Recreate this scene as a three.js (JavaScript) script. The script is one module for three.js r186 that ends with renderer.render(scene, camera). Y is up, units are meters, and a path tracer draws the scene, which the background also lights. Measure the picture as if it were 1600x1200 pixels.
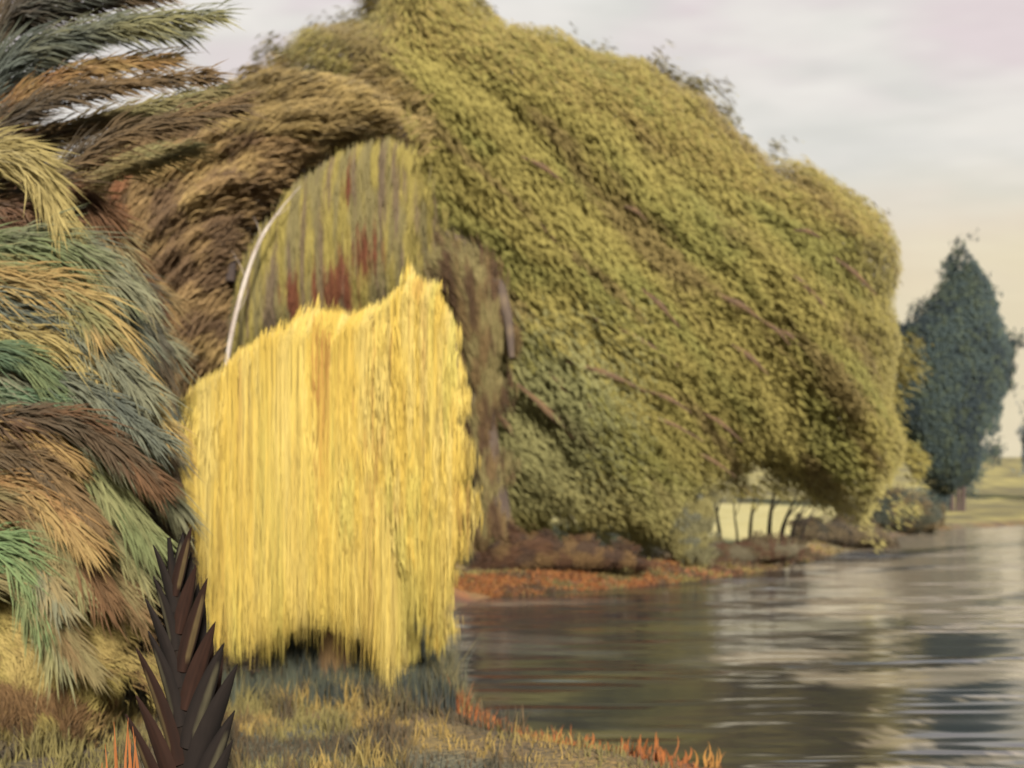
import * as THREE from 'three';
import { mergeGeometries } from 'three/addons/utils/BufferGeometryUtils.js';

// ---------------------------------------------------------------- camera
const EYE = 2.6, F = 1648, HZ = 765;            // eye height, focal length in photo pixels, horizon row
const camera = new THREE.PerspectiveCamera(2 * Math.atan(600 / F) * 180 / Math.PI, 4 / 3, 0.1, 6000);
camera.position.set(0, EYE, 0);
camera.setViewOffset(1600, 1200, 0, 600 - HZ, 1600, 1200);
camera.focus = 5.2; camera.userData.fStop = 1.35;   // wide open on the near trunk, the far bank soft
const scene = new THREE.Scene();

// ---------------------------------------------------------------- random, noise, colour
let seed = 12345;
const rnd = () => { seed = (seed + 0x6D2B79F5) | 0; let t = Math.imul(seed ^ (seed >>> 15), 1 | seed); t = (t + Math.imul(t ^ (t >>> 7), 61 | t)) ^ t; return ((t ^ (t >>> 14)) >>> 0) / 4294967296; };
const rr = (a, b) => a + (b - a) * rnd();
const hash = (x, y) => { let h = Math.imul(x | 0, 374761393) ^ Math.imul(y | 0, 668265263); h = Math.imul(h ^ (h >>> 13), 1274126177); return ((h ^ (h >>> 16)) >>> 0) / 4294967296; };
const noise = (x, y) => {
  const i = Math.floor(x), j = Math.floor(y), u = x - i, v = y - j, a = u * u * (3 - 2 * u), b = v * v * (3 - 2 * v);
  return (hash(i, j) * (1 - a) + hash(i + 1, j) * a) * (1 - b) + (hash(i, j + 1) * (1 - a) + hash(i + 1, j + 1) * a) * b;
};
const fbm = (x, y, o = 4) => { let s = 0, a = 0.5, t = 0; for (let k = 0; k < o; k++) { s += a * noise(x, y); t += a; x = x * 2.03 + 17.1; y = y * 2.03 + 5.3; a *= 0.5; } return s / t; };
const clamp = (v, a = 0, b = 1) => Math.max(a, Math.min(b, v));
const smooth = (a, b, v) => { const t = clamp((v - a) / (b - a)); return t * t * (3 - 2 * t); };
const lerp = (a, b, t) => a + (b - a) * t;
const lin = c => { c /= 255; return c <= 0.04045 ? c / 12.92 : Math.pow((c + 0.055) / 1.055, 2.4); };
const ALB = 0.5;                                // pigment strength relative to the photo's exposure
const C = (r, g, b, k = ALB) => [lin(r) * k, lin(g) * k, lin(b) * k];
const mix = (a, b, t) => [lerp(a[0], b[0], t), lerp(a[1], b[1], t), lerp(a[2], b[2], t)];

// ---------------------------------------------------------------- sky, sun, exposure
const EXPO = 2.75;
{
  const W = 2048, H = 1024, d = new Float32Array(W * H * 4);
  const S = (r, g, b) => C(r, g, b, 1 / EXPO);
  const white = S(236, 232, 226), mauve = S(223, 208, 212), sage = S(214, 214, 208), cream = S(230, 216, 180), blue = S(160, 204, 222);
  for (let j = 0; j < H; j++) for (let i = 0; i < W; i++) {
    const az = (i / W - 0.5) * 360, el = (j / H - 0.5) * 180;      // row 0 is the bottom
    const e = Math.max(el, 0);
    // long level veils of cloud
    const wrap = Math.cos(az * Math.PI / 180), wrap2 = Math.sin(az * Math.PI / 180);
    const n1 = fbm(wrap * 4 + 11, e * 0.22 + wrap2 * 4, 4), n2 = fbm(wrap * 7 + 31, e * 0.5 + wrap2 * 7 + 40, 4), n3 = fbm(wrap * 30 + 3, e * 2.5 + wrap2 * 30, 3);
    let c = mix(mauve, sage, smooth(0.38, 0.66, n1));
    c = mix(c, white, smooth(0.35, 0.75, n2) * lerp(0.7, 0.3, smooth(-10, 20, az)) + 0.25 * smooth(5, -25, az));
    c = mix(c, cream, (1 - smooth(8, 20, e + 7 * (n1 - 0.5))) * 0.85);
    c = mix(c, blue, smooth(22, 48, e) * 0.85);
    const g = 0.965 + 0.07 * n3;
    const o = (j * W + i) * 4; d[o] = c[0] * g; d[o + 1] = c[1] * g; d[o + 2] = c[2] * g; d[o + 3] = 1;
  }
  const t = new THREE.DataTexture(d, W, H, THREE.RGBAFormat, THREE.FloatType);
  t.mapping = THREE.EquirectangularReflectionMapping; t.magFilter = t.minFilter = THREE.LinearFilter; t.needsUpdate = true;
  scene.background = t; scene.environment = t;
}
const sun = new THREE.DirectionalLight(new THREE.Color(1, 0.94, 0.84), 5.0);
sun.position.set(26, 50, 76); sun.target.position.set(0, 0, -30);
sun.castShadow = true; sun.shadow.radius = 16; sun.shadow.mapSize.set(2048, 2048);
Object.assign(sun.shadow.camera, { left: -60, right: 60, top: 60, bottom: -60, near: 1, far: 300 });
scene.add(sun, sun.target);
const renderer = new THREE.WebGLRenderer({ antialias: true });
renderer.toneMapping = THREE.LinearToneMapping; renderer.toneMappingExposure = EXPO;
renderer.shadowMap.enabled = true;

// ---------------------------------------------------------------- helpers
const V = (x, y, z) => new THREE.Vector3(x, y, z);
const at = (px, py, d) => V((px - 800) / F * d, EYE + (HZ - py) / F * d, -d);
const taken = {};
const numbered = n => { taken[n] = (taken[n] ?? -1) + 1; return taken[n] ? n + '_' + String(taken[n]).padStart(3, '0') : n; };
function thing(name, label, category, pos, group) {
  const o = new THREE.Group(); o.name = numbered(name); o.position.copy(pos); scene.add(o);
  o.userData = { label, category }; if (group) o.userData.group = group; return o;
}
function part(name, geo, m, parent) {            // geo given in world metres, stored relative to its thing
  if (parent !== scene) { const p = V(0, 0, 0); for (let q = parent; q && q !== scene; q = q.parent) p.add(q.position); geo.translate(-p.x, -p.y, -p.z); }
  const me = new THREE.Mesh(geo, m); me.name = name; me.castShadow = me.receiveShadow = true; parent.add(me); return me;
}
function grainTexture(fn, w, h, srgb) {
  const d = new Uint8Array(w * h * 4);
  for (let j = 0; j < h; j++) for (let i = 0; i < w; i++) { const c = fn(i / w, j / h); const o = (j * w + i) * 4; d[o] = c[0] * 255; d[o + 1] = c[1] * 255; d[o + 2] = c[2] * 255; d[o + 3] = 255; }
  const t = new THREE.DataTexture(d, w, h); t.wrapS = t.wrapT = THREE.RepeatWrapping; t.magFilter = THREE.LinearFilter; t.minFilter = THREE.LinearMipmapLinearFilter; t.generateMipmaps = true;
  if (srgb) t.colorSpace = THREE.SRGBColorSpace; t.needsUpdate = true; return t;
}
const leafMat = new THREE.MeshPhysicalMaterial({ vertexColors: true, roughness: 0.95, specularIntensity: 0.3, transmission: 0.35, thickness: 0, side: THREE.DoubleSide });
const barkBump = grainTexture((u, v) => { const n = 0.5 * fbm(u * 24, v * 5, 3) + 0.5 * fbm(u * 60, v * 20, 2); return [n, n, n]; }, 256, 256);
const barkMat = new THREE.MeshStandardMaterial({ vertexColors: true, roughness: 0.9, bumpMap: barkBump, bumpScale: 0.02 });

// collects tapering ribbons (leaves, strands, blades) into one geometry
class Ribbons {
  constructor() { this.p = []; this.c = []; this.i = []; }
  add(pts, w, wdir, col, prof, colEnd) {         // pts: Vector3[], w: widest, wdir: direction of the width
    const n = pts.length, b = this.p.length / 3;
    for (let k = 0; k < n; k++) {
      const t = k / (n - 1), s = 0.5 * w * prof(t), q = pts[k], cc = colEnd ? mix(col, colEnd, t) : col;
      this.p.push(q.x - wdir.x * s, q.y - wdir.y * s, q.z - wdir.z * s, q.x + wdir.x * s, q.y + wdir.y * s, q.z + wdir.z * s);
      this.c.push(cc[0], cc[1], cc[2], cc[0], cc[1], cc[2]);
      if (k) { const a = b + 2 * k; this.i.push(a - 2, a - 1, a, a - 1, a + 1, a); }
    }
  }
  leaf(b, dir, L, w, wd, col, sag) {             // a lozenge leaf folded slightly downwards
    const o = this.p.length / 3, mx = b.x + dir.x * L * 0.42, my = b.y + dir.y * L * 0.42, mz = b.z + dir.z * L * 0.42, s = w * 0.5;
    this.p.push(b.x, b.y, b.z, mx - wd.x * s, my - wd.y * s, mz - wd.z * s, mx + wd.x * s, my + wd.y * s, mz + wd.z * s, b.x + dir.x * L, b.y + dir.y * L - sag * L, b.z + dir.z * L);
    for (let k = 0; k < 4; k++) this.c.push(col[0], col[1], col[2]);
    this.i.push(o, o + 1, o + 2, o + 1, o + 3, o + 2);
  }
  geo() {
    const g = new THREE.BufferGeometry();
    g.setAttribute('position', new THREE.Float32BufferAttribute(this.p, 3));
    g.setAttribute('color', new THREE.Float32BufferAttribute(this.c, 3));
    g.setIndex(this.i); g.computeVertexNormals(); return g;
  }
}
const lanceolate = t => 0.15 + 0.85 * Math.sin(Math.PI * Math.pow(clamp(t * 0.96 + 0.02), 0.8));
const blade = t => t < 0.15 ? 0.5 + t / 0.3 : Math.pow(1 - (t - 0.15) / 0.86, 0.7);

// a tube through points with given radii
function limb(points, radii, col, sides = 8, col2) {
  const curve = new THREE.CatmullRomCurve3(points), N = Math.max(6, points.length * 4), p = [], c = [], uv = [], idx = [];
  let up = V(0.31, 0.11, 0.94).normalize();
  for (let k = 0; k <= N; k++) {
    const t = k / N, q = curve.getPoint(t), tg = curve.getTangent(t), s = V().crossVectors(tg, up).normalize(), u = V().crossVectors(s, tg);
    const f = t * (radii.length - 1), i0 = Math.min(Math.floor(f), radii.length - 2), r = lerp(radii[i0], radii[i0 + 1], f - i0);
    for (let m = 0; m <= sides; m++) {
      const a = m / sides * 2 * Math.PI, w = r * (1 + 0.22 * (noise(m % sides * 1.7 + points[0].x * 9, k * 0.45) - 0.5));
      p.push(q.x + (s.x * Math.cos(a) + u.x * Math.sin(a)) * w, q.y + (s.y * Math.cos(a) + u.y * Math.sin(a)) * w, q.z + (s.z * Math.cos(a) + u.z * Math.sin(a)) * w);
      const n = fbm(m % sides * 0.8 + 3, k * 0.7 + points[0].y, 3), cc = col2 ? mix(col, col2, smooth(0.4, 0.65, n)) : col;
      c.push(...cc); uv.push(m / sides, t * points[0].distanceTo(points[points.length - 1]) / 2);
    }
    if (k) for (let m = 0; m < sides; m++) { const a = (k - 1) * (sides + 1) + m, b = a + sides + 1; idx.push(a, a + 1, b, a + 1, b + 1, b); }
  }
  const g = new THREE.BufferGeometry();
  g.setAttribute('position', new THREE.Float32BufferAttribute(p, 3)); g.setAttribute('color', new THREE.Float32BufferAttribute(c, 3));
  g.setAttribute('uv', new THREE.Float32BufferAttribute(uv, 2)); g.setIndex(idx); g.computeVertexNormals(); return g;
}
function edgeDistance(poly, x, y) {              // inside positive
  let d = 1e9, ins = false;
  for (let i = 0, j = poly.length - 1; i < poly.length; j = i++) {
    const [ax, ay] = poly[j], [bx, by] = poly[i], vx = bx - ax, vy = by - ay, t = clamp(((x - ax) * vx + (y - ay) * vy) / (vx * vx + vy * vy));
    d = Math.min(d, Math.hypot(x - ax - vx * t, y - ay - vy * t));
    if ((by > y) !== (ay > y) && x < (ax - bx) * (y - by) / (ay - by) + bx) ins = !ins;
  }
  return ins ? d : -d;
}
// foliage filling a rounded volume whose broad side has the given outline (rows/columns turned to metres at its distance)
function foliage(o) {
  const { outline, depth: D, thick, round, n, len, wid, flow, color, fuzz = 6, droop = 0.15, spread = 0.25, front = 0.62, tilt = 0.7 } = o;
  const xs = outline.map(q => q[0]), ys = outline.map(q => q[1]);
  const x0 = Math.min(...xs) - fuzz * 2, x1 = Math.max(...xs) + fuzz * 2, y0 = Math.min(...ys) - fuzz * 2, y1 = Math.max(...ys) + fuzz * 2, cx = (x0 + x1) / 2, cy = (y0 + y1) / 2;
  const half = (x, y) => { const e = clamp(edgeDistance(outline, x, y) / round); return thick * Math.sqrt(1 - (1 - e) * (1 - e)); };
  const Df = D - (o.plane ?? 0.5) * thick, R = new Ribbons(), m = Df / F; let k = 0, guard = 0;
  while (k < n && guard++ < n * 6) {
    const x = rr(x0, x1), y = rr(y0, y1), e = edgeDistance(outline, x, y);
    if (e < fuzz * 3.5) {
      const lump = (fbm(x / (fuzz * 2.2) + 7, y / (fuzz * 2.2) + D, 4) - 0.5) * fuzz * 5;
      if (rnd() > Math.pow(smooth(-1.4, 1.6, (e + lump) / fuzz), 1.6)) continue;
    }
    if (o.gap && o.gap(x, y)) continue;
    const side = rnd() < front ? 1 : -1, h = half(x, y), z = side * h * (0.5 + 0.5 * Math.sqrt(rnd()));
    let [fx, fy] = flow(x, y); const a = (rnd() + rnd() - 1) * spread, ca = Math.cos(a), sa = Math.sin(a);
    [fx, fy] = [fx * ca - fy * sa, fx * sa + fy * ca];
    const L = rr(len[0], len[1]), Lp = L / m, hz = half(x + fx * Lp, y + fy * Lp);
    const dir = V(fx, -fy, clamp(side * (hz - h) / L, -0.8, 0.8) + rr(-0.15, 0.15)).normalize();
    const out = V((x - cx) / (x1 - x0) * 1.5, -(y - cy) / (y1 - y0) * 1.5 + 0.35, side * (0.35 + h / thick)).normalize();
    out.x += rr(-tilt, tilt); out.y += rr(-tilt, tilt); out.z += rr(-tilt, tilt);
    const w = V().crossVectors(dir, out).normalize();
    const base = at(x - fx * Lp * 0.5, y - fy * Lp * 0.5, Df); base.z = -D + z + rr(-0.08, 0.08) * thick + (o.relief ? o.relief(x, y) * h / thick : 0);
    const v = rr(0.9, 1.1), c = color(x, y, rnd);
    R.leaf(base, dir, L, rr(wid[0], wid[1]), w, [c[0] * v, c[1] * v, c[2] * v], droop);
    k++;
  }
  return R.geo();
}
// hanging strands: from points of a rounded top down to a ragged hem
function curtain(o) {
  const { top, hem, depth: D, thick, n, wid, color, lean = 0.03 } = o, m = D / F;
  const yAt = (line, x) => { for (let i = 1; i < line.length; i++) if (x <= line[i][0]) { const t = (x - line[i - 1][0]) / (line[i][0] - line[i - 1][0]); return lerp(line[i - 1][1], line[i][1], clamp(t)); } return line[line.length - 1][1]; };
  const x0 = top[0][0], x1 = top[top.length - 1][0], R = new Ribbons();
  for (let k = 0; k < n; k++) {
    const x = rr(x0, x1), u = (x - (x0 + x1) / 2) / ((x1 - x0) / 2), dep = thick * Math.sqrt(Math.max(0.03, 1 - u * u));
    const zz = rnd() < 0.6 ? 1 - 0.5 * rnd() * rnd() : rr(-1, 1), z = zz * dep;
    const yt = yAt(top, x), yh = yAt(hem, x), H = yh - yt;
    // strands start anywhere on the dome and stop at different heights, most near the hem
    const ys = yt + (o.soft ?? 10) * (fbm(x / 12, 9, 3) - 0.5) * 1.6 + Math.abs(zz) * 0.05 * H + (rnd() < 0.4 ? rnd() * (o.soft ?? 14) : rnd() * H * 0.8);
    let ye = rnd() < 0.4 ? yh + rr(-90, 18) * (o.rag ?? 1) + (fbm(x / 11, 3, 3) - 0.5) * 110 * (o.rag ?? 1) : Math.min(yh, ys + rr(0.2, 0.6) * H);
    ye = Math.max(ye, ys + 30);
    const L = (ye - ys) * m, N = Math.max(4, Math.min(12, Math.round(L / 0.4))), pts = [], ph = rr(0, 6.3), am = rr(0.01, 0.05) * m / 0.009;
    const drift = rr(-lean, lean) * L + (o.fan ?? 0) * -u * 0.15 * L;
    for (let s = 0; s <= N; s++) { const t = s / N, q = at(x, ys + (ye - ys) * t, D); q.x += drift * t + am * Math.sin(ph + t * 4.5) * t; q.z += z + am * Math.cos(ph * 1.7 + t * 5) * t; pts.push(q); }
    const a = Math.atan2(u, Math.max(0.15, zz)) + rr(-0.9, 0.9), w = V(Math.cos(a), 0, -Math.sin(a));
    const v = rr(0.9, 1.1), c = color(x, ys * 0.8 + ye * 0.2, z), c2 = color(x, ye, z);
    R.add(pts, rr(wid[0], wid[1]), w, [c[0] * v, c[1] * v, c[2] * v], t => t < 0.08 ? 0.4 + t * 7.5 : Math.pow(1 - (t - 0.08) / 0.93, 0.55), [c2[0] * v, c2[1] * v, c2[2] * v]);
  }
  return R.geo();
}

// ---------------------------------------------------------------- ground and water
const onWater = (px, py) => { const d = EYE * F / (py - HZ); return [(px - 800) / F * d, -d]; };
const pond = [[690, 962], [760, 934], [900, 924], [1050, 912], [1200, 892], [1290, 872], [1370, 846], [1450, 828], [1600, 821], [3200, 819]].map(q => onWater(...q))
  .concat([[80, -30], [40, -6], [9, -6.5]]).concat([[1180, 1225], [1060, 1185], [930, 1168], [840, 1150], [760, 1120], [715, 1070], [685, 1010]].map(q => onWater(...q)));
const bankHeight = (x, z) => {
  const s = -edgeDistance(pond, x, z), d = Math.hypot(x, z);
  let h = s < 0 ? Math.max(-1.2, s * 0.35) : 0.32 * smooth(0, 1.4, s) + 0.25 * smooth(2, 9, s);
  h += (fbm(x * 0.35, z * 0.35, 3) - 0.5) * 0.25 * smooth(0, 2, s);
  const far = smooth(95, 420, d);
  return h + (s > 0 ? far * (9 + 5 * fbm(x * 0.006, z * 0.006, 3)) : 0);
};
{
  const p = [], c = [], idx = [], NA = 330, NR = 240;
  const olive = C(118, 104, 58), brown = C(84, 68, 48), ochre = C(160, 124, 66), teal = C(84, 92, 80), orange = C(168, 104, 54), straw = C(184, 166, 92), cream = C(226, 208, 144), rust = C(120, 70, 40);
  for (let j = 0; j <= NR; j++) {
    const r = 1.5 * Math.pow(2400, j / NR);
    for (let i = 0; i <= NA; i++) {
      // finer steps in front of the camera
      const t = i / NA * 2 - 1, a = Math.PI * (0.25 * t + 0.75 * t * t * t), x = Math.sin(a) * r, z = -Math.cos(a) * r;
      p.push(x, bankHeight(x, z), z);
      const s = -edgeDistance(pond, x, z), n = fbm(x * 0.9 + 9, z * 0.9, 4), n2 = fbm(x * 0.3, z * 0.3 + 50, 4);
      let q = mix(olive, brown, smooth(0.4, 0.6, n)); q = mix(q, ochre, smooth(0.52, 0.7, n2) * 0.8); q = mix(q, teal, smooth(0.55, 0.68, fbm(x * 0.5 + 80, z * 0.5, 3)) * 0.7);
      if (s < 0) q = mix(brown, olive, n);
      const bank = smooth(-1.0, 0.1, s) * (1 - smooth(1.2, 2.6, s)) * smooth(20, 26, r);
      q = mix(q, mix(mix(orange, rust, smooth(0.4, 0.58, n)), olive, smooth(0.48, 0.6, fbm(x * 0.8 + 20, z * 1.6, 4))), bank * (x < 8 ? 1 : 0.35));
      if (r < 14 && x > -0.9) q = mix(q, mix(orange, rust, n), smooth(-0.3, 0.05, s) * (1 - smooth(0.55, 1.1, s + 0.5 * (n2 - 0.5))));
      const az = x / -z; q = mix(q, mix(mix(straw, olive, smooth(0.35, 0.6, n2)), mix(cream, straw, n), z < 0 && az > 0.1 && az < 0.34 && r < 130 ? 1 : 0), smooth(38, 46, r) * smooth(0.8, 3, s));
      c.push(...q);
    }
    if (j) for (let i = 0; i < NA; i++) { const a = (j - 1) * (NA + 1) + i, b = a + NA + 1; idx.push(a, a + 1, b, a + 1, b + 1, b); }
  }
  const g = new THREE.BufferGeometry(); g.setAttribute('position', new THREE.Float32BufferAttribute(p, 3)); g.setAttribute('color', new THREE.Float32BufferAttribute(c, 3)); g.setIndex(idx); g.computeVertexNormals();
  const uv = []; for (let i = 0; i < p.length; i += 3) uv.push(p[i] / 2, p[i + 2] / 2); g.setAttribute('uv', new THREE.Float32BufferAttribute(uv, 2));
  const soil = grainTexture((u, v) => { const n = fbm(u * 40, v * 40, 4); return [n, n, n]; }, 512, 512);
  const me = part('ground', g, new THREE.MeshStandardMaterial({ vertexColors: true, roughness: 0.95, bumpMap: soil, bumpScale: 0.05 }), scene);
  me.userData = { kind: 'structure', label: 'earthy olive and orange banks round the pond with straw meadow beyond' };
}
{
  const p = [], c = [], uv = [], idx = [], NA = 220, NR = 260;
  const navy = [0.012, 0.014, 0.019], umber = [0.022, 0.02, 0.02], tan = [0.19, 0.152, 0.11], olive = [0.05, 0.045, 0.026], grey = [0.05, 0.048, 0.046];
  for (let j = 0; j <= NR; j++) { const r = 5 * Math.pow(48, j / NR); for (let i = 0; i <= NA; i++) {
    const a = -0.75 + 1.95 * i / NA, x = Math.sin(a) * r, z = -Math.cos(a) * r; p.push(x, 0, z); uv.push(x / 36, z / 20);
    // film and clear dark water in streaks; tan paints reflected brightness into the right
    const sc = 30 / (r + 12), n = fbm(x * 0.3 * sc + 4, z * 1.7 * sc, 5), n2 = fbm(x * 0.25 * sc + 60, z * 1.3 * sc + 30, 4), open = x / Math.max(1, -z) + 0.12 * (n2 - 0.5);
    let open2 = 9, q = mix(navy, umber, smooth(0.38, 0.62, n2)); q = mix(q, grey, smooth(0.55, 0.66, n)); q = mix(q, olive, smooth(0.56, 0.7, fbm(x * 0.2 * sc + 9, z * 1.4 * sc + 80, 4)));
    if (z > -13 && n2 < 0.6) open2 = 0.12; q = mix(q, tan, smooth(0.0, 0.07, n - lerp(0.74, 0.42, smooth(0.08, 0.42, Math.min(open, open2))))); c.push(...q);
  } if (j) for (let i = 0; i < NA; i++) { const a = (j - 1) * (NA + 1) + i, b = a + NA + 1; idx.push(a, a + 1, b, a + 1, b + 1, b); } }
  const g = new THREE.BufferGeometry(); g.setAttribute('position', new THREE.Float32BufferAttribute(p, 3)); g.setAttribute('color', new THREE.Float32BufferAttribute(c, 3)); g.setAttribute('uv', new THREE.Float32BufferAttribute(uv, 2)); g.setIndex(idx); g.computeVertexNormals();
  const S = 1024, h = new Float32Array(S * S), waves = []; seed = 77;
  for (let k = 0; k < 44; k++) waves.push([Math.round(rr(-18, 18)), Math.round(rr(4, 64)), rr(0, 6.28)]);
  const calm = (u, v) => { let n = 0; for (let k = 1; k < 7; k++) n += Math.sin(6.2832 * (k * u + Math.round(k * 2.3) * v) + k * k * 1.7 + 1.6 * Math.sin(6.2832 * (u * 2 + v * k))) / 6; return 0.3 + 1.6 * smooth(0.02, 0.42, n); };
  for (let j = 0; j < S; j++) for (let i = 0; i < S; i++) {   // tileable waves, longer across the view, in calm and ruffled patches
    let v = 0; for (const [fx, fy, ph] of waves) v += Math.sin(2 * Math.PI * (fx * i + fy * j) / S + ph) / (2 + fy * 0.14); h[j * S + i] = v * calm(i / S, j / S);
  }
  const nm = grainTexture((u, v) => { const i = Math.round(u * S), j = Math.round(v * S), q = (a, b) => h[((b + S) % S) * S + (a + S) % S]; const dx = (q(i + 1, j) - q(i - 1, j)), dy = (q(i, j + 1) - q(i, j - 1)); const n = V(-dx * 0.8, -dy * 0.8, 1).normalize(); return [n.x * 0.5 + 0.5, n.y * 0.5 + 0.5, n.z * 0.5 + 0.5]; }, S, S);
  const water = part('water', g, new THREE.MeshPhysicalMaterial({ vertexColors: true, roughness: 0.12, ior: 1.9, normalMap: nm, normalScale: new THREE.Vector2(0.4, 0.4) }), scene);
  water.userData = { kind: 'structure', label: 'dark still pond with painted tan reflections and pale sky streaks' };
}

// ---------------------------------------------------------------- the big weeping tree on the far bank
const groundAt = (px, d) => { const x = (px - 800) / F * d; return V(x, bankHeight(x, -d), -d); };
{
  const D = 34, root = thing('weeping_tree', 'huge olive weeping tree with combed drooping crown on the far bank', 'tree', groundAt(770, 30));
  const bark = C(74, 58, 46), bark2 = C(104, 86, 64);
  part('trunk', limb([groundAt(778, 30).add(V(0, -0.2, 0)), at(772, 800, 29.6), at(752, 650, 29.4), at(745, 520, 29.4), at(755, 440, 29.6), at(720, 400, 30), at(680, 300, 31.5), at(650, 200, 33)], [0.75, 0.5, 0.42, 0.4, 0.42, 0.45, 0.4, 0.3], bark, 12, bark2), barkMat, root);
  for (const [pts, r] of [
    [[[752, 470, 29.5], [775, 445, 29.2], [792, 490, 28.8], [800, 560, 28.4]], 0.26],
    [[[745, 540, 29.4], [690, 410, 29.6], [640, 400, 29.8], [600, 440, 30]], 0.3],
    [[[735, 420, 29.8], [830, 330, 33], [1000, 300, 34], [1150, 350, 34]], 0.22],
    [[[680, 300, 31.5], [780, 180, 33], [930, 180, 34], [1080, 250, 34]], 0.3],
    [[[650, 200, 33], [640, 120, 34], [600, 90, 34], [520, 110, 34]], 0.24]])
    part('limb', limb(pts.map(q => at(...q)), [r, r * 0.8, r * 0.55, r * 0.3], bark, 8, bark2), barkMat, root);
  const outline = [[408, 150], [440, 90], [490, 55], [575, 40], [600, -10], [690, -30], [765, 10], [800, 50], [885, 62], [930, 95], [1010, 105], [1050, 140], [1110, 165], [1150, 215], [1195, 250], [1245, 250], [1310, 300], [1365, 335], [1402, 395], [1404, 430], [1390, 480], [1402, 545], [1392, 590], [1388, 640], [1412, 690], [1400, 740], [1385, 765], [1358, 808], [1322, 796], [1284, 768], [1245, 746], [1195, 738], [1140, 752], [1108, 778], [1085, 800], [1050, 868], [990, 850], [900, 835], [800, 838], [740, 790], [715, 640], [690, 520], [620, 440], [560, 380], [510, 330], [440, 260], [410, 200]];
  const flow = (x, y) => {
    let a; if (x < 600) a = 180 - lerp(20, 35, clamp((600 - x) / 200)); else { const t = clamp((x - 640) / 420); a = lerp(62, 38, t); if (y < 330) a = lerp(22, a, clamp((y - 40) / 290)); if (x < 700 && y < 160) a = lerp(150, 30, clamp((x - 580) / 120)); }
    a += 14 * (fbm(x / 90, y / 90, 2) - 0.5); return [Math.cos(a * Math.PI / 180), Math.sin(a * Math.PI / 180)];
  };
  const base = C(158, 145, 78), och = C(158, 136, 78), gg = C(146, 144, 98), yel = C(168, 154, 84), pale = C(178, 168, 106), br = C(130, 110, 68), grn = C(146, 140, 74);
  const color = (x, y) => {
    const u = x / 60, v = y / 60, s = u * 0.72 + v * 0.68, q = -u * 0.68 + v * 0.72;      // patches run along the strands
    const n = fbm(s * 0.35 + 5, q * 1.2, 4), n2 = fbm(s * 0.3 + 40, q * 0.9 + 9, 4), n3 = fbm(s * 0.28 + 80, q * 2.2 + 3, 3);
    let c = mix(base, grn, smooth(0.5, 0.68, n)); c = mix(c, yel, smooth(0.5, 0.66, n2) * 0.7); c = mix(c, br, smooth(0.6, 0.72, n3) * 0.75);
    const top = y < 130 + (x - 600) * 0.42 ? 1 : 0;                                        // ochre young growth on the crest
    if (top && rnd() < 0.55) c = mix(c, och, 0.6);
    if (x < 640 && y > 90 && rnd() < 0.5) c = mix(c, br, 0.6);
    if (x < 1010 - rr(0, 120) && y > 560 + rr(-60, 60) && y < 800) c = mix(c, gg, 0.7);
    if (y > 790 - rr(0, 60)) c = mix(c, pale, 0.6);
    return c;
  };
  part('crown', foliage({ outline, depth: D, thick: 5.5, round: 300, n: 450000, len: [0.12, 0.38], wid: [0.028, 0.064], flow, color, fuzz: 30, relief: (x, y) => { const u = x / 60 + 1.2 * noise(x / 120, y / 120), v = y / 60, q = fbm((-u * 0.62 + v * 0.78) * 1.15, (u * 0.78 + v * 0.62) * 0.22 + 8, 3); return (q - 0.5) * 1.9; }, plane: 0.12, droop: 0.1, spread: 0.6, tilt: 0.3 }), leafMat, root);
  part('inner_strands', foliage({ outline: [[640, 410], [680, 385], [735, 405], [780, 445], [796, 520], [785, 600], [768, 700], [800, 860], [745, 870], [735, 700], [728, 560], [700, 470], [655, 430]], depth: 29.2, thick: 0.7, round: 40, n: 22000, len: [0.15, 0.6], wid: [0.015, 0.045], flow: (x, y) => { const a = lerp(25, 86, clamp((x - 650) / 110)) * Math.PI / 180; return [Math.cos(a), Math.sin(a)]; }, color: (x, y) => mix(mix(C(96, 72, 48), C(128, 104, 66), smooth(0.4, 0.6, fbm(x / 18, y / 60, 3))), C(142, 128, 82), smooth(0.5, 0.66, fbm(x / 14 + 30, y / 45, 3))), fuzz: 24, spread: 0.35 }), leafMat, root);
  for (const [x0, y0, x1, y1, w] of [[815, 245, 880, 285, 7], [838, 345, 884, 398, 8], [975, 322, 1010, 345, 6], [1000, 450, 1062, 512, 8], [915, 493, 950, 515, 4], [958, 508, 1060, 572, 5], [885, 565, 1010, 612, 8], [1010, 610, 1080, 645, 6], [858, 582, 905, 636, 9], [905, 632, 935, 645, 6], [808, 600, 905, 694, 9], [1120, 460, 1190, 500, 8], [1190, 500, 1235, 540, 6], [1142, 538, 1200, 585, 7], [1240, 360, 1282, 372, 6], [1225, 420, 1290, 480, 7], [1300, 400, 1370, 462, 6], [1215, 515, 1250, 540, 6], [1000, 645, 1100, 690, 5], [1090, 640, 1160, 690, 6], [770, 640, 812, 696, 8], [1070, 700, 1150, 745, 5]]) {
    let k = 30; for (let q = 0; q < 4; q++) { const e = clamp(edgeDistance(outline, 800 + ((x0 + x1) / 2 - 800) * k / (D - 0.66), HZ + ((y0 + y1) / 2 - HZ) * k / (D - 0.66)) / 300); k = D - 5.5 * Math.sqrt(1 - (1 - e) * (1 - e)) - 0.3; }
    const mx = (x0 + x1) / 2, my = (y0 + y1) / 2 - 5, r = w * k / F * 0.85;
    part('branch', limb([at(x0, y0, k + 0.2), at(mx, my, k), at(x1, y1, k + 0.25)], [r * 0.3, r * 0.8, r * 0.2], C(92, 68, 42), 6, C(112, 84, 48)), barkMat, root);
  }
}

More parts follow.
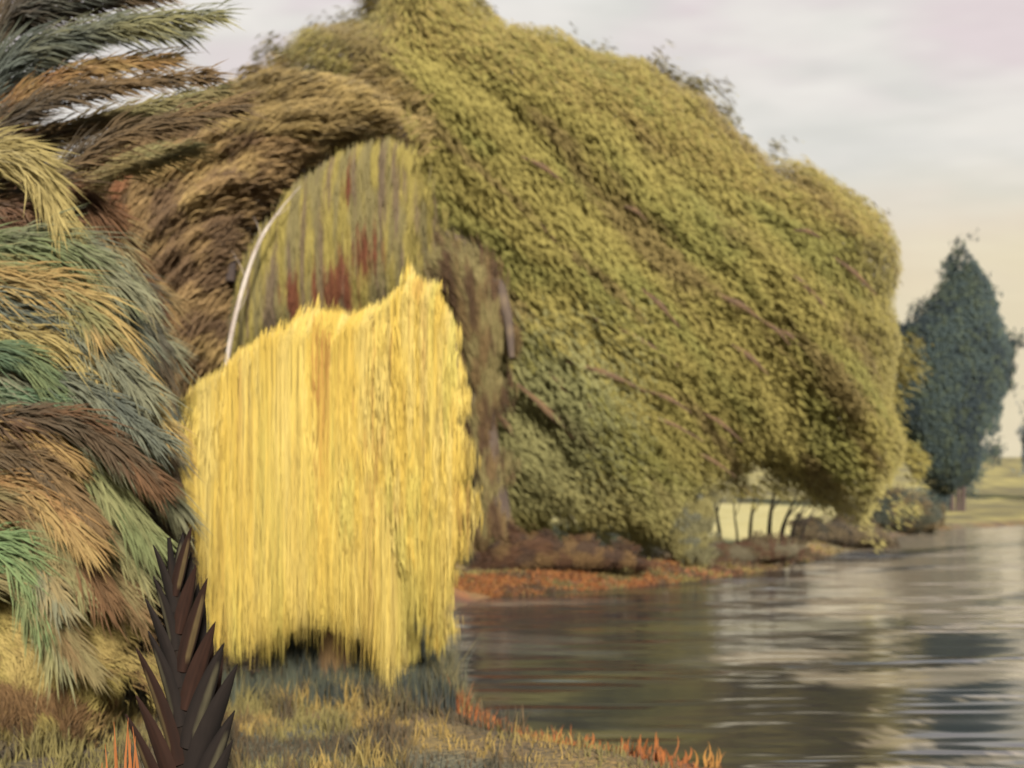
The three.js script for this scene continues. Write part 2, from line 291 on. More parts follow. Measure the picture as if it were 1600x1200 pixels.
// ---------------------------------------------------------------- arching brown tree with hanging olive strands
{
  const root = thing('arching_tree', 'arching brown tree with olive strands hanging behind the golden curtain', 'tree', groundAt(560, 21));
  const bark = C(66, 48, 38), bark2 = C(96, 74, 56);
  part('trunk', limb([groundAt(560, 21).add(V(0, -0.2, 0)), at(580, 800, 21), at(600, 550, 21), at(625, 380, 21.3), at(640, 250, 21.6)], [0.35, 0.28, 0.24, 0.2, 0.15], bark, 9, bark2), barkMat, root);
  for (const [pts, r] of [
    [[[640, 250, 21.6], [610, 190, 21.3], [540, 195, 20.8], [440, 250, 20.2], [372, 340, 19.8], [360, 440, 19.6]], 0.13],
    [[[610, 190, 21.3], [470, 160, 21], [330, 210, 20.6], [262, 340, 20.2], [252, 480, 20], [268, 620, 19.9]], 0.11],
    [[[330, 210, 20.6], [230, 250, 20.4], [150, 320, 20.2], [120, 400, 20.1]], 0.09]])
    part('limb', limb(pts.map(q => at(...q)), [r, r, r * 0.9, r * 0.8, r * 0.6], C(52, 38, 32), 7, bark), barkMat, root);
  const br = C(164, 134, 90), dk = C(124, 98, 70), och = C(192, 162, 104), red = C(156, 104, 70), ol = C(168, 148, 90);
  const color = (x, y) => { const n = fbm(x / 40, y / 40, 4), n2 = fbm(x / 55 + 30, y / 55, 4); let c = mix(br, dk, smooth(0.45, 0.62, n)); c = mix(c, och, smooth(0.52, 0.68, n2) * 0.8); if (x < 230 && y > 260) c = mix(c, red, smooth(0.4, 0.55, fbm(x / 30, y / 30 + 60, 3)) * 0.9); if (x > 330 && y < 230) c = mix(c, ol, 0.5); return c; };
  const flow = (x, y) => { const dx = x - 520, dy = y - 640, l = Math.hypot(dx, dy); let fx = dy / l, fy = -dx / l; if (fx > 0) { fx = -fx; fy = -fy; } return [fx, Math.abs(fy)]; };
  part('crown', foliage({ outline: [[660, 215], [640, 165], [560, 118], [430, 100], [320, 135], [180, 190], [90, 280], [60, 420], [80, 620], [200, 720], [270, 650], [310, 600], [345, 560], [362, 440], [385, 360], [470, 262], [560, 222]], depth: 20.5, thick: 1.6, round: 70, n: 115000, len: [0.12, 0.4], wid: [0.015, 0.037], flow, color, fuzz: 28, relief: (x, y) => (fbm(Math.hypot(x - 520, y - 640) / 26, Math.atan2(y - 640, x - 520) * 1.5, 3) - 0.5) * 1.3, droop: 0.2, spread: 0.6 }), leafMat, root);
  const oy = C(164, 148, 78), og = C(138, 126, 82), rb = C(116, 64, 40), mv = C(120, 100, 82);
  const ccol = (x, y) => { const n = fbm(x / 14, y / 120, 4); let c = mix(oy, og, smooth(0.42, 0.6, n)); c = mix(c, mv, smooth(0.55, 0.7, fbm(x / 10 + 60, y / 150, 3)) * 0.8);
    const b = Math.min(Math.hypot((x - 575) / 22, (y - 410) / 45), Math.hypot((x - 530) / 32, (y - 460) / 42), Math.hypot((x - 548) / 9, (y - 305) / 28), Math.hypot((x - 460) / 14, (y - 470) / 30)); return mix(c, rb, (1 - smooth(0.55, 1.25, b + (fbm(x / 5, y / 80 + 3, 3) - 0.5) * 2.2)) * 0.95); };
  part('hanging_strands', foliage({ outline: [[362, 590], [376, 450], [400, 375], [470, 285], [545, 238], [610, 225], [645, 245], [650, 420], [630, 480], [560, 540], [450, 560]], depth: 20, thick: 0.9, round: 90, n: 50000, len: [0.18, 0.7], wid: [0.012, 0.037], flow: () => [0, 1], color: ccol, fuzz: 30, spread: 0.2, droop: 0, front: 0.7 }), leafMat, root);
  const pale = part('pale_branch', limb([at(353, 572, 18.6), at(364, 510, 18.6), at(384, 435, 18.62), at(408, 372, 18.66), at(440, 325, 18.8), at(470, 290, 19)], [0.028, 0.04, 0.036, 0.03, 0.014, 0.005], C(196, 184, 172, 0.6), 6, C(160, 144, 132, 0.6)), barkMat, root);
  pale.userData.label = 'pale bare bowed branch';
  for (const [x, y, x2, y2] of [[384, 435, 362, 392], [408, 372, 396, 338], [370, 490, 388, 452], [430, 338, 452, 322]]) part('twig', limb([at(x, y, 18.64), at((x + x2) / 2 + 2, (y + y2) / 2, 18.66), at(x2, y2, 18.7)], [0.01, 0.007, 0.003], C(176, 160, 148, 0.6), 5), barkMat, pale);
}

// ---------------------------------------------------------------- golden weeping tree
{
  const root = thing('golden_weeping_tree', 'bright golden yellow weeping tree hanging as a curtain', 'tree', groundAt(520, 12.2));
  const bark = C(120, 92, 50), bark2 = C(90, 66, 40);
  const b = groundAt(520, 12.2);
  part('trunk', limb([b.clone().add(V(0, -0.15, 0)), at(525, 900, 12.2), at(515, 760, 12.2), at(540, 640, 12.2), at(600, 520, 12.2), at(640, 462, 12.2)], [0.2, 0.16, 0.13, 0.11, 0.08, 0.04], bark, 9, bark2), barkMat, root);
  for (const [pts, r] of [[[[540, 640, 12.20], [450, 545, 12.05], [360, 580, 11.90], [285, 640, 11.82]], 0.07], [[[515, 700, 12.20], [480, 540, 11.75], [430, 535, 11.45], [400, 580, 11.30]], 0.06], [[[600, 520, 12.20], [670, 470, 12.05], [705, 520, 11.90], [715, 600, 11.90]], 0.06], [[[560, 600, 12.20], [560, 520, 11.68], [590, 500, 11.30], [620, 540, 11.15]], 0.06], [[[540, 640, 12.20], [520, 520, 12.65], [540, 510, 13.03], [560, 560, 13.18]], 0.06]])
    part('limb', limb(pts.map(q => at(...q)), [r, r * 0.8, r * 0.6, r * 0.3], bark, 7, bark2), barkMat, root);
  const y1 = C(230, 202, 106), y2 = C(220, 188, 88), y3 = C(226, 202, 120), oc = C(188, 146, 76), lg = C(206, 190, 98);
  const color = (x, y) => { const n = fbm(x / 16, y / 260, 4), n2 = fbm(x / 11 + 50, y / 160, 4), n3 = fbm(x / 9 + 90, y / 90 + 4, 3); let c = mix(y1, y2, smooth(0.4, 0.6, n)); c = mix(c, y3, smooth(0.5, 0.66, n2) * 0.7); c = mix(c, oc, smooth(0.64, 0.78, n3) * 0.6); c = mix(c, lg, smooth(0.58, 0.7, fbm(x / 20 + 7, y / 200 + 30, 3)) * 0.7); if (Math.hypot((x - 524) / 16, (y - 615) / 42) < rr(0.6, 1.1)) c = mix(c, C(176, 116, 62), 0.7); return c; };
  part('hanging_strands', curtain({ top: [[258, 700], [268, 645], [330, 590], [410, 528], [490, 497], [555, 503], [600, 475], [640, 438], [685, 462], [700, 525], [712, 640]], hem: [[258, 720], [275, 800], [300, 890], [330, 955], [365, 1000], [400, 1020], [450, 985], [500, 965], [560, 980], [590, 990], [620, 1080], [650, 975], [685, 1005], [702, 950], [712, 870]], depth: 11.7, thick: 0.9, n: 9000, wid: [0.006, 0.015], color, lean: 0.03, fan: 0.1, soft: 34 }), leafMat, root);
  part('leaves', foliage({ outline: [[244, 705], [258, 645], [330, 588], [410, 526], [490, 492], [555, 498], [600, 472], [640, 436], [688, 458], [710, 525], [718, 640], [722, 820], [712, 920], [690, 985], [672, 1005], [650, 965], [620, 1070], [598, 980], [560, 955], [500, 965], [455, 985], [425, 965], [400, 1010], [368, 990], [335, 950], [298, 880], [260, 785]], depth: 12.1, thick: 1.15, round: 120, n: 150000, len: [0.1, 0.42], wid: [0.006, 0.019], flow: () => [0, 1], color, fuzz: 15, relief: (x, y) => (fbm(x / 22, y / 300, 3) - 0.5) * 0.4, spread: 0.12, droop: 0, front: 0.7 }), leafMat, root);
}

// ---------------------------------------------------------------- far bank shrubs, saplings and distant trees
function shrub(name, label, cat, outline, D, cols, o = {}, group) {
  if (!o.stemName) {                             // foliage reaches down to the soil it grows from
    const cx0 = (Math.min(...outline.map(q => q[0])) + Math.max(...outline.map(q => q[0]))) / 2, ya = Math.min(...outline.map(q => q[1])), yb = Math.max(...outline.map(q => q[1]));
    const yg = HZ + (EYE - groundAt(cx0, D).y) * F / D; outline = outline.map(([x, y]) => [x, ya + (y - ya) * (yg + 3 - ya) / (yb - ya)]);
  }
  const xs = outline.map(q => q[0]), cx = (Math.min(...xs) + Math.max(...xs)) / 2, root = thing(name, label, cat, groundAt(cx, D), group);
  const b = groundAt(cx, D), ys = outline.map(q => q[1]), yt = Math.min(...ys), m = D / F;
  for (const k of o.stems ?? [-0.4, 0, 0.35]) {
    const w = (Math.max(...xs) - Math.min(...xs)) * 0.5;
    part(o.stemName ?? 'stem', limb([b.clone().add(V(k * w * m * 0.4, -0.1, 0)), at(cx + k * w * 0.6, lerp(Math.max(...ys), yt, 0.35), D), at(cx + k * w, lerp(Math.max(...ys), yt, o.stemTop ?? 0.7), D)], [0.03, 0.022, 0.01].map(r => r * (o.stemR ?? 1)), o.bark ?? C(70, 56, 46), 6), barkMat, root);
  }
  const color = (x, y) => { const n = fbm(x * m * (o.ns ?? 2.2) + D, y * m * (o.ns ?? 2.2), 4), n2 = fbm(x * m * 3 + 40, y * m * 3 + D, 3); let c = mix(cols[0], cols[1], smooth(0.42, 0.58, n)); return mix(c, cols[2] ?? cols[0], smooth(0.54, 0.66, n2) * 0.85); };
  part(o.crownName ?? 'foliage', foliage({ outline, depth: D, thick: o.thick ?? 1, round: o.round ?? 30, n: o.n ?? 5000, len: o.len ?? [0.12, 0.4], wid: o.wid ?? [0.03, 0.08], flow: o.flow ?? ((x, y) => { const a = Math.atan2(y - Math.max(...ys), x - cx); return [Math.cos(a), Math.sin(a)]; }), color, fuzz: o.fuzz ?? 7, droop: o.droop ?? 0.15, spread: o.spread ?? 1.1, gap: o.gap }), leafMat, root);
  return root;
}
shrub('dark_tree', 'dark blue green upright tree right of the weeping tree', 'tree', [[1520, 380], [1498, 418], [1468, 455], [1435, 478], [1415, 505], [1402, 580], [1408, 650], [1432, 700], [1450, 745], [1490, 772], [1535, 745], [1560, 690], [1585, 620], [1592, 545], [1578, 490], [1555, 430]], 100,
  [C(76, 90, 88), C(56, 68, 72), C(92, 102, 82)], { thick: 4.2, round: 90, n: 70000, len: [0.25, 0.7], wid: [0.08, 0.2], fuzz: 20, stems: [0, -0.25, 0.2], stemR: 7, stemName: 'trunk', crownName: 'crown', ns: 0.35, bark: C(74, 56, 50), stemTop: 0.6 });
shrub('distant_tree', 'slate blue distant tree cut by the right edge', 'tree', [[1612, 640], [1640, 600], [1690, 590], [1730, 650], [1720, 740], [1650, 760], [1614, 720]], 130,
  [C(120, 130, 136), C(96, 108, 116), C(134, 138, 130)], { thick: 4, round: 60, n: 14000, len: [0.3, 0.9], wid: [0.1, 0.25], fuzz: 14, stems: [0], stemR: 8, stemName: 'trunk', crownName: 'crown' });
shrub('waterside_bush', 'dark green bush on the shore below the dark tree', 'bush', [[1335, 810], [1352, 775], [1385, 755], [1420, 752], [1455, 775], [1480, 800], [1468, 828], [1350, 832]], 62, [C(84, 84, 66), C(112, 96, 66), C(72, 78, 68)], { thick: 1.8, round: 40, n: 18000, len: [0.15, 0.5], wid: [0.04, 0.1], stemR: 2, fuzz: 12 });
shrub('bank_bush', 'low purple brown bush at the water edge under the weeping crown', 'bush', [[1235, 862], [1255, 830], [1300, 815], [1350, 818], [1395, 838], [1400, 856], [1330, 866]], 47, [C(88, 76, 60), C(112, 96, 70), C(80, 74, 60)], { thick: 1.4, round: 25, n: 14000, len: [0.15, 0.45], wid: [0.03, 0.08], stemR: 1.5, fuzz: 10 });
shrub('grey_bush', 'rounded grey green bush left of the slim saplings', 'bush', [[1045, 870], [1040, 810], [1060, 782], [1095, 770], [1120, 785], [1118, 830], [1100, 870], [1075, 882]], 32, [C(126, 120, 84), C(146, 136, 84), C(112, 112, 94)], { thick: 0.8, round: 30, n: 14000, len: [0.1, 0.32], wid: [0.015, 0.045], stemR: 1.2, fuzz: 12 });
shrub('ground_shrub', 'long dark brown shrub along the foot of the weeping trunk', 'bush', [[745, 905], [765, 850], [800, 832], [860, 845], [930, 852], [1000, 868], [1045, 885], [1000, 896], [900, 892], [820, 900]], 29, [C(98, 68, 46), C(122, 94, 58), C(78, 58, 44)], { thick: 0.8, round: 22, n: 26000, len: [0.1, 0.35], wid: [0.015, 0.045], fuzz: 12, stems: [-0.8, -0.4, 0, 0.3, 0.6] });
shrub('shore_shrub', 'ragged brown and grey shrub under the slim saplings', 'bush', [[1105, 882], [1110, 852], [1160, 845], [1230, 848], [1260, 856], [1240, 872], [1160, 884]], 35, [C(104, 88, 62), C(122, 112, 88), C(96, 66, 46)], { thick: 0.7, round: 18, n: 14000, len: [0.1, 0.32], wid: [0.02, 0.045], fuzz: 10 });
[[1118, 760, 1125, 838, 4], [1148, 772, 1152, 838, 2.5], [1182, 768, 1172, 834, 4], [1212, 765, 1202, 828, 5], [1242, 780, 1222, 832, 5], [1258, 788, 1238, 832, 3.5], [1272, 795, 1254, 834, 3]].forEach(([x0, y0, x1, y1, w], i) => {
  const D = 40, root = thing('sapling', ['leftmost slim stem in the pale gap under the weeping crown', 'second slim stem from the left in the pale gap', 'third slim stem from the left in the pale gap', 'thick middle stem in the pale gap, fourth from left', 'leaning thick stem in the pale gap, fifth from left', 'leaning stem in the pale gap, sixth from left', 'rightmost slim leaning stem in the pale gap'][i], 'sapling', groundAt(x1, D), 'saplings in the pale gap under the crown');
  const r = w * D / F * 0.75; part('trunk', limb([groundAt(x1, D).add(V(0, -0.1, 0)), at(x1, y1, D), at((x0 + x1) / 2 - 2, (y0 + y1) / 2, D), at(x0, y0, D), at(x0 + 14, y0 - 30, D)], [r, r * 1.1, r * 0.8, r * 0.45, r * 0.2], C(66, 54, 42), 6), barkMat, root);
  part('twig', limb([at((x0 + x1) / 2, (y0 + y1) / 2, D), at(x0 + 10, (y0 + y1) / 2 - 22, D), at(x0 + 22, y0 - 12, D)], [r * 0.4, r * 0.3, r * 0.12], C(78, 62, 46), 5), barkMat, root);
});

// ---------------------------------------------------------------- palm whose crown hangs in from the left
{
  const K = 1.38, D = 7.4 * K, root = thing('feather_palm', 'feather palm with green ochre and brown fronds drooping in from the left', 'palm tree', groundAt(-170, D));
  const heart = at(-150, 360, D);
  part('trunk', limb([groundAt(-170, D).add(V(0, -0.2, 0)), at(-175, 1000, D), at(-160, 700, D), heart], [0.28, 0.24, 0.2, 0.22], C(92, 70, 48), 12, C(70, 54, 42)), barkMat, root);
  const T = C(88, 100, 94), G = C(122, 136, 88), O = C(178, 148, 92), OR = C(164, 118, 74), DK = C(84, 70, 54), B = C(126, 98, 64), LG = C(152, 148, 100), PY = C(182, 164, 102), TL = C(132, 134, 108), RB = C(108, 68, 42);
  // each frond: points along the midrib (px), spread, colours
  const fr = [
    [[0, 110], [130, 52], [345, 22], 26, T, LG, 7.2], [[-20, 60], [110, 15], [260, -10], 24, DK, B, 7.5], [[0, 50], [60, 0], [160, -40], 30, DK, T, 7.3], [[0, 185], [110, 118], [275, 92], 22, OR, O, 7.3], [[0, 150], [150, 60], [300, 50], 22, T, TL, 7.6],
    [[-10, 210], [120, 145], [335, 118], 22, DK, B, 7.1], [[0, 260], [150, 190], [350, 140], 20, B, LG, 7.4], [[20, 320], [170, 222], [380, 162], 26, DK, B, 7.0], [[0, 240], [120, 200], [300, 165], 24, OR, LG, 7.6], [[60, 330], [170, 265], [300, 235], 26, O, LG, 7.5],
    [[-40, 250], [40, 255], [98, 348], 30, PY, PY, 6.7], [[-30, 330], [30, 330], [112, 352], 20, RB, B, 6.9], [[-20, 300], [70, 280], [170, 340], 30, RB, RB, 7.6], [[-40, 362], [40, 358], [120, 380], 18, RB, DK, 6.8],
    [[-40, 385], [90, 385], [185, 450], 34, G, TL, 6.6], [[-20, 395], [120, 395], [215, 530], 34, TL, T, 6.9], [[-60, 410], [60, 440], [160, 520], 30, G, O, 6.5],
    [[-60, 440], [120, 470], [245, 650], 34, O, PY, 6.4], [[-60, 470], [90, 500], [235, 620], 30, T, TL, 6.35], [[-60, 500], [100, 540], [262, 672], 28, PY, O, 6.3], [[-80, 540], [30, 560], [90, 610], 24, C(84, 112, 84), G, 6.2], [[-60, 560], [110, 600], [250, 690], 26, TL, T, 6.25],
    [[-80, 600], [80, 640], [190, 715], 26, C(92, 124, 92), TL, 6.2], [[-40, 640], [130, 665], [242, 752], 26, DK, RB, 6.0], [[-80, 660], [30, 670], [110, 720], 24, OR, O, 6.1], [[-80, 650], [110, 700], [240, 850], 34, LG, G, 6.3], [[-60, 690], [60, 730], [150, 820], 24, DK, B, 6.0], [[-80, 700], [90, 760], [225, 890], 34, TL, LG, 6.4],
    [[-80, 740], [40, 765], [140, 850], 28, OR, O, 6.0], [[-80, 790], [70, 800], [165, 930], 30, B, RB, 6.1], [[-80, 800], [90, 830], [215, 960], 30, LG, B, 6.5], [[-80, 840], [20, 860], [60, 960], 32, C(128, 158, 104), G, 5.9],
    [[150, 430], [215, 470], [252, 610], 26, T, DK, 7.6], [[160, 470], [225, 520], [262, 640], 22, DK, T, 7.4], [[-40, 520], [150, 520], [275, 720], 26, TL, DK, 7.2], [[-40, 350], [150, 350], [240, 480], 30, B, RB, 8.0], [[-40, 600], [140, 640], [280, 800], 30, LG, TL, 7.0]];
  for (let k = 0; k < 5; k++) { const y = 800 + k * 44; fr.push([[-120, y - 90], [rr(10, 60), y - rr(40, 70)], [rr(90, 185), y + rr(50, 110)], rr(22, 32), [LG, B, O, TL, LG, DK, G, O, B][k], [O, LG, TL, LG, B, LG, TL, B, LG][k], rr(5.7, 6.3)]); }
  for (let k = 0; k < 22; k++) { const a = k / 21, y = lerp(330, 860, a); fr.push([[-90, y - rr(20, 60)], [rr(60, 130), y - rr(0, 40)], [rr(170, 260), y + rr(60, 130)], rr(26, 36), [B, O, TL, DK, LG][k % 5], [LG, B, O, TL, DK][(k * 2 + 1) % 5], rr(7.5, 8.3)]); }
  for (const [p0, p1, p2, sp, ca0, cb0, dn] of fr) {
    const d = dn * K, M = C(138, 120, 82), ca = mix(ca0, M, 0.12), cb = mix(cb0, M, 0.2), m = d / F, A = at(p0[0], p0[1], d + 0.25), Bm = at(p1[0], p1[1], d), E = at(p2[0], p2[1], d - 0.15 + rr(-0.3, 0.3));
    const curve = new THREE.CatmullRomCurve3([heart.clone().lerp(A, 0.25), A, Bm, E]), R = new Ribbons(), N = 1700;
    for (let k = 0; k < N; k++) {
      const t = 0.06 + 0.93 * (k + rnd()) / N, o = curve.getPoint(t), tg = curve.getTangent(t), sg = rnd() < 0.5 ? -1 : 1, wide = sp * m * (1.2 - 0.7 * t) * rr(0.3, 1.4);
      const nrm = V(rr(-0.6, 0.6), 0.4 + rr(-0.4, 0.4), 1).normalize(), sd = V().crossVectors(tg, nrm).normalize().multiplyScalar(sg);
      const dir = tg.clone().addScaledVector(sd, rr(-0.1, 0.42)).addScaledVector(nrm, rr(-0.35, 0.4)).normalize(), L = wide / 0.3 * rr(0.7, 1.2);
      o.addScaledVector(sd, rr(0, 0.6) * wide).addScaledVector(nrm, rr(-0.5, 0.5) * wide);
      const v = rr(0.85, 1.15), n = fbm(t * 9 + p1[0], p1[1] + sg * 3, 3), c = mix(ca, cb, clamp(t * 1.2 - 0.3 + (n - 0.5) * 1.6));
      R.leaf(o, dir, L, rr(0.009, 0.021), V().crossVectors(dir, nrm).normalize(), [c[0] * v, c[1] * v, c[2] * v], 0.16);
    }
    const frond = part('frond', R.geo(), leafMat, root);
    part('midrib', limb([heart.clone().lerp(A, 0.1), A, Bm, E], [0.02, 0.014, 0.009, 0.003], mix(ca, DK, 0.3), 5), barkMat, frond);
  }
}

// ---------------------------------------------------------------- dark stump of pointed leaf bases in the foreground
{
  const D = 6.2, root = thing('palm_stump', 'dark brown young palm trunk of overlapping pointed leaf bases', 'palm trunk', groundAt(292, D));
  const axis = y => at(lerp(264, 294, clamp((y - 840) / 300)), y, D), b = groundAt(292, D);
  const mat = new THREE.MeshPhysicalMaterial({ vertexColors: true, roughness: 0.9, specularIntensity: 0.25, side: THREE.DoubleSide, bumpMap: barkBump, bumpScale: 0.004 });
  part('core', limb([b.clone().add(V(0, -0.1, 0)), axis(1150), axis(1000), axis(900), axis(840)], [0.13, 0.1, 0.05, 0.03, 0.01], C(24, 19, 16), 12, C(34, 25, 19)), mat, root);
  const leafBase = (L, W, T, col, ridge) => {      // a keeled pointed scale, base at the origin, growing up +y, back towards -z
    const p = [], c = [], idx = [], N = 12, M = 8;
    for (let k = 0; k <= N; k++) { const t = k / N, w = W * Math.pow(Math.sin(Math.PI * clamp(0.22 + 0.78 * t)), 0.8) * (1 - 0.15 * t) + 0.0005, bow = 0.35 * L * t * t * 0.5;
      for (let q = 0; q <= M; q++) { const u = q / M * 2 - 1, a = Math.abs(u); p.push(u * w, L * t, bow + T * (1 - a * a) * (1 - t) + (a > 0.99 ? -0.012 : 0)); const rg = ridge && u > -0.15 && u < 0.7 && t > 0.15 && t < 0.82; const n = 0.55 + 0.9 * hash(q * 13 + 5, L * 999) * 0.7 + 0.3 * hash(k * 7 + q, L * 77); const cc = rg ? mix(col, ridge, 0.75) : col; c.push(cc[0] * n, cc[1] * n, cc[2] * n); }
      if (k) for (let q = 0; q < M; q++) { const a = (k - 1) * (M + 1) + q, e = a + M + 1; idx.push(a, a + 1, e, a + 1, e + 1, e); } }
    const g = new THREE.BufferGeometry(); g.setAttribute('position', new THREE.Float32BufferAttribute(p, 3)); g.setAttribute('color', new THREE.Float32BufferAttribute(c, 3)); g.setIndex(idx); g.computeVertexNormals(); return g;
  };
  const dark = C(27, 21, 18), red = C(40, 23, 15), tan = C(88, 74, 48), gry = C(82, 76, 58);
  const kinds = [leafBase(0.62, 0.07, 0.04, dark, null), leafBase(0.64, 0.066, 0.04, red, tan), leafBase(0.58, 0.072, 0.04, dark, gry), leafBase(0.54, 0.07, 0.04, red, null)];
  // two ranks of bases, left and right, seen from the front and from behind, each pair overlapping the pair above
  for (let j = 0; j < 11; j++) {
    const y = 930 + j * 58, sc = lerp(0.55, 1.02, clamp(j / 5)), r = lerp(0.03, 0.13, clamp(j / 6));
    for (const face of [0, Math.PI]) for (const sd of [-1, 1]) {
      const o = new THREE.Mesh(kinds[(j * 2 + (sd > 0 ? 1 : 0) + (face ? 1 : 0) + (j > 3 ? 1 : 0)) % 4], mat); o.name = 'leaf_base'; o.castShadow = o.receiveShadow = true;
      const a = face + sd * 0.55; o.rotation.order = 'YXZ';
      o.rotation.set(0.08, a, -sd * (face ? -1 : 1) * (lerp(0.16, 0.3, clamp(j / 5)) + rr(-0.04, 0.04)));
      o.position.copy(axis(y + (sd > 0 ? 0 : 26))).sub(root.position).add(V(Math.sin(a) * r * 0.5, 0, Math.cos(a) * (r + j * 0.004)));
      o.scale.set(sc * (sd > 0 ? 1 : -1), sc * 1.2, sc); root.add(o);
    }
  }
}

// ---------------------------------------------------------------- shrubs on the near bank
shrub('olive_shrub', 'olive and straw coloured shrub below the palm fronds at bottom left', 'bush', [[-140, 1250], [-120, 950], [-20, 880], [60, 850], [150, 880], [205, 960], [215, 1080], [190, 1180], [150, 1260]], 9.0, [C(164, 146, 82), C(128, 98, 62), C(190, 168, 102)], { thick: 0.4, round: 120, n: 90000, len: [0.05, 0.17], wid: [0.005, 0.013], fuzz: 40, spread: 0.7, flow: (x, y) => { const a = (70 + 50 * (fbm(x / 70, y / 70, 3) - 0.5) * 4) * Math.PI / 180; return [Math.cos(a), Math.sin(a)]; }, stems: [-0.5, -0.1, 0.3, 0.5], ns: 7 });
shrub('mauve_shrub', 'brown mauve shrub behind the dark palm trunk', 'bush', [[130, 1130], [140, 900], [190, 800], [225, 700], [262, 660], [300, 760], [330, 900], [350, 1000], [345, 1120], [240, 1160]], 11.5, [C(112, 94, 70), C(84, 70, 60), C(128, 124, 84)], { thick: 0.7, round: 80, n: 60000, len: [0.06, 0.2], wid: [0.008, 0.02], fuzz: 22, ns: 2.5 });

// grass of the near bank
{
  const R = new Ribbons(), ol = C(136, 124, 74), tl = C(92, 100, 86), oc = C(168, 140, 78), br = C(98, 78, 56), dk = C(70, 70, 62);
  let k = 0; while (k < 75000) {
    const d = 7 * Math.pow(19 / 7, Math.sqrt(rnd())), px = rr(-80, 1200), x = (px - 800) / F * d, z = -d, s = -edgeDistance(pond, x, z);
    if (s < 0.02 || (d > 17.8 && px > 720)) { if (rnd() < 0.02) k++; continue; } k++;
    const n = fbm(x * 1.1, z * 0.9, 4), n2 = fbm(x * 1.6 + 40, z * 1.2 + 7, 4), shore = smooth(11.6, 12.8, d);
    let c = mix(mix(ol, oc, smooth(0.48, 0.64, n)), mix(br, dk, rnd()), smooth(0.44, 0.56, n2) * 0.9); c = mix(c, mix(tl, dk, rnd() * 0.6), shore * 0.8);
    if (px > 700 && d < 12 && s < 0.75 + 0.6 * (n - 0.5) && rnd() < 0.85) c = mix(C(188, 112, 58), C(128, 80, 50), rnd());
    if (n2 < 0.36 && rnd() < 0.8) continue;
    if (px > 640 && d < 10.8 && rnd() < 0.75) continue;
    const tuft = smooth(0.5, 0.66, fbm(x * 2.6 + 5, z * 2.2, 3)), L = rr(0.04, 0.13) * lerp(1, 3.2, tuft * (px > 820 ? 0.3 : 1)) * lerp(1, 3.0, shore), a = rr(0, 6.28), ln = rr(0.05, 0.4), o = V(x, bankHeight(x, z) - 0.01, z), pts = [];
    for (let j = 0; j <= 2; j++) { const t = j / 2; pts.push(o.clone().add(V(Math.cos(a) * ln * L * t * t, L * t * (1 - 0.15 * t), Math.sin(a) * ln * L * t * t))); }
    const b = rr(0, 3.14), v = rr(0.75, 1.25); R.add(pts, rr(0.01, 0.024), V(Math.cos(b), 0, Math.sin(b) * 0.5).normalize(), [c[0] * v, c[1] * v, c[2] * v], blade);
  }
  const g = part('grass', R.geo(), leafMat, scene); g.userData = { kind: 'stuff', label: 'tangled olive and grey green grass covering the near bank', category: 'grass' };
}
// rank growth along the far shore
{
  const R = new Ribbons(), cols = [C(172, 106, 54), C(120, 78, 46), C(132, 120, 70), C(84, 66, 52), C(156, 140, 80)];
  for (let k = 0; k < 60000; k++) {
    const d = 25.5 * Math.pow(80 / 25.5, rnd() * rnd()), px = rr(660, 1620), x = (px - 800) / F * d, z = -d, s = -edgeDistance(pond, x, z);
    if (s < -0.05 || s > 3.2) continue;
    const n = fbm(x * 0.7, z * 1.4 + 9, 4), i = px > 1060 || s > 1.6 ? (n < 0.5 ? 4 : 3) : n < 0.4 ? 2 : n < 0.56 ? 0 : n < 0.63 ? 1 : 3, c = mix(cols[i], cols[Math.floor(rnd() * 5)], 0.25), L = rr(0.08, 0.35), a = rr(0, 6.28);
    R.leaf(V(x, bankHeight(x, z) - 0.02, z), V(Math.cos(a) * 0.7, 0.75, Math.sin(a) * 0.5).normalize(), L, rr(0.03, 0.07), V(Math.sin(a * 3), 0, Math.cos(a * 3)), c, 0.2);
  }
  const g = part('shore_growth', R.geo(), leafMat, scene); g.userData = { kind: 'stuff', label: 'low orange brown and olive growth along the far shore', category: 'ground cover' };
}
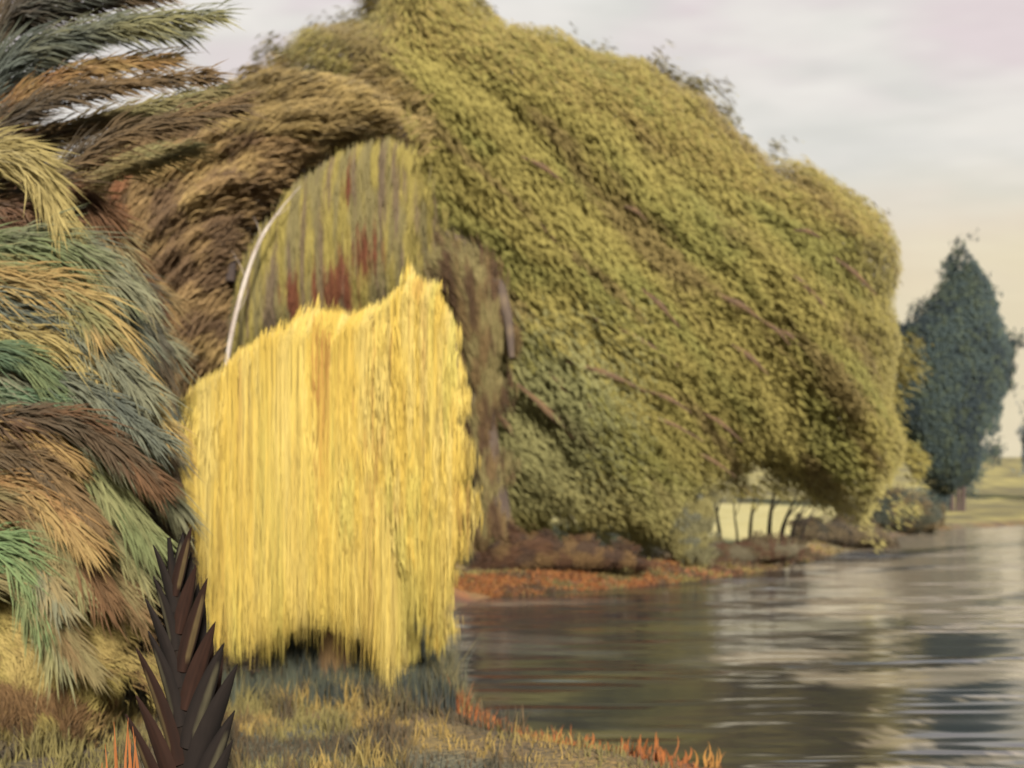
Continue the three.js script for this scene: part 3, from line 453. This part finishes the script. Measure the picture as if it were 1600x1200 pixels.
{
  const R = new Ribbons(), a = C(84, 88, 72), b = C(62, 66, 60), e = C(112, 104, 70);
  for (let k = 0; k < 5200; k++) {
    const d = rr(11.0, 14.2), px = rr(335, 712), x = (px - 800) / F * d, z = -d; if (edgeDistance(pond, x, z) > -0.05) continue;
    const L = rr(0.18, 0.5) * lerp(0.6, 1.25, fbm(px / 26, d, 3)), ln = rr(-0.12, 0.12), o = V(x, bankHeight(x, z) - 0.02, z), v = rr(0.85, 1.15), c = rnd() < 0.15 ? e : mix(a, b, smooth(0.35, 0.65, fbm(px / 40, d * 2, 3)));
    R.add([0, 0.35, 0.7, 1].map(t => V(o.x + ln * L * t * t, o.y + L * t, o.z)), rr(0.012, 0.028), V(1, 0, rr(-0.6, 0.6)).normalize(), [c[0] * v, c[1] * v, c[2] * v], blade);
  }
  const g = part('dark_reeds', R.geo(), leafMat, scene); g.userData = { kind: 'stuff', label: 'dark grey green upright reeds under the golden hanging hem', category: 'reeds' };
}
// orange reeds
[[198, 5.1, 4, 'orange reed tuft beside the dark palm trunk at bottom left', [1128, 1122, 1128, 1180], [205, 216, 184, 172]],
 [690, 10.4, 4, 'small rust reed tuft at the left end of the water edge', [1150, 1160, 1155, 1170], [700, 712, 724, 684]],
 [790, 10.6, 5, 'ochre reed tuft left of the orange reeds at the bottom', [1148, 1152, 1145, 1160, 1165], [770, 792, 808, 830, 848]],
 [890, 10.2, 5, 'bright orange curved reed tuft at the water edge', [1150, 1148, 1158, 1162, 1168], [885, 892, 860, 920, 930]],
 [985, 10.1, 5, 'bright orange upright reed tuft in the middle of the bottom edge', [1150, 1148, 1160, 1152, 1165], [990, 1000, 976, 970, 960]],
 [1040, 10.0, 3, 'amber reed tuft with two tall blades', [1145, 1150, 1168], [1024, 1052, 1038]],
 [1105, 10.0, 3, 'dull ochre reed tuft rightmost on the bottom edge', [1160, 1168, 1172], [1100, 1110, 1120]]].forEach(([px, d, nb, label, tops, xs], i) => {
  const b = groundAt(px, d), root = thing('reed_tuft', label, 'reeds', b, 'orange reeds along the near shore');
  const oc = i === 2 || i === 6 ? C(190, 140, 70) : C(196, 120, 62), oc2 = C(150, 94, 54);
  for (let k = 0; k < nb * (px > 500 ? 6 : 3); k++) {
    const j = k % nb, R = new Ribbons(), tip = at(xs[j] + (k >= nb ? rr(-30, 30) * (px > 500 ? 1 : 0.5) : 0), tops[j] - (px > 500 && px < 950 ? 20 : 4) + (k >= nb ? rr(4, 34) : 0), d + rr(-0.2, 0.2)), o = V(px < 500 ? tip.x + rr(0.0, 0.11) * (j === 3 ? -1 : 1) : lerp(tip.x, b.x, 0.25) + rr(-0.02, 0.02), 0, 0); o.z = tip.z; o.y = bankHeight(o.x, o.z) - 0.03;
    const pts = []; for (let s = 0; s <= 5; s++) { const t = s / 5, q = o.clone().lerp(tip, t); q.x += 0.06 * Math.sin(t * 2.6) * (xs[j] % 3 - 1); q.z += 0.05 * t * t; pts.push(q); }
    const c = mix(oc, oc2, rnd() * 0.8); R.add(pts, rr(0.025, 0.05), V(1, 0, rr(-0.5, 0.5)).normalize(), c, blade, mix(c, oc, 0.5));
    part('blade', R.geo(), leafMat, root);
  }
});

renderer.render(scene, camera);
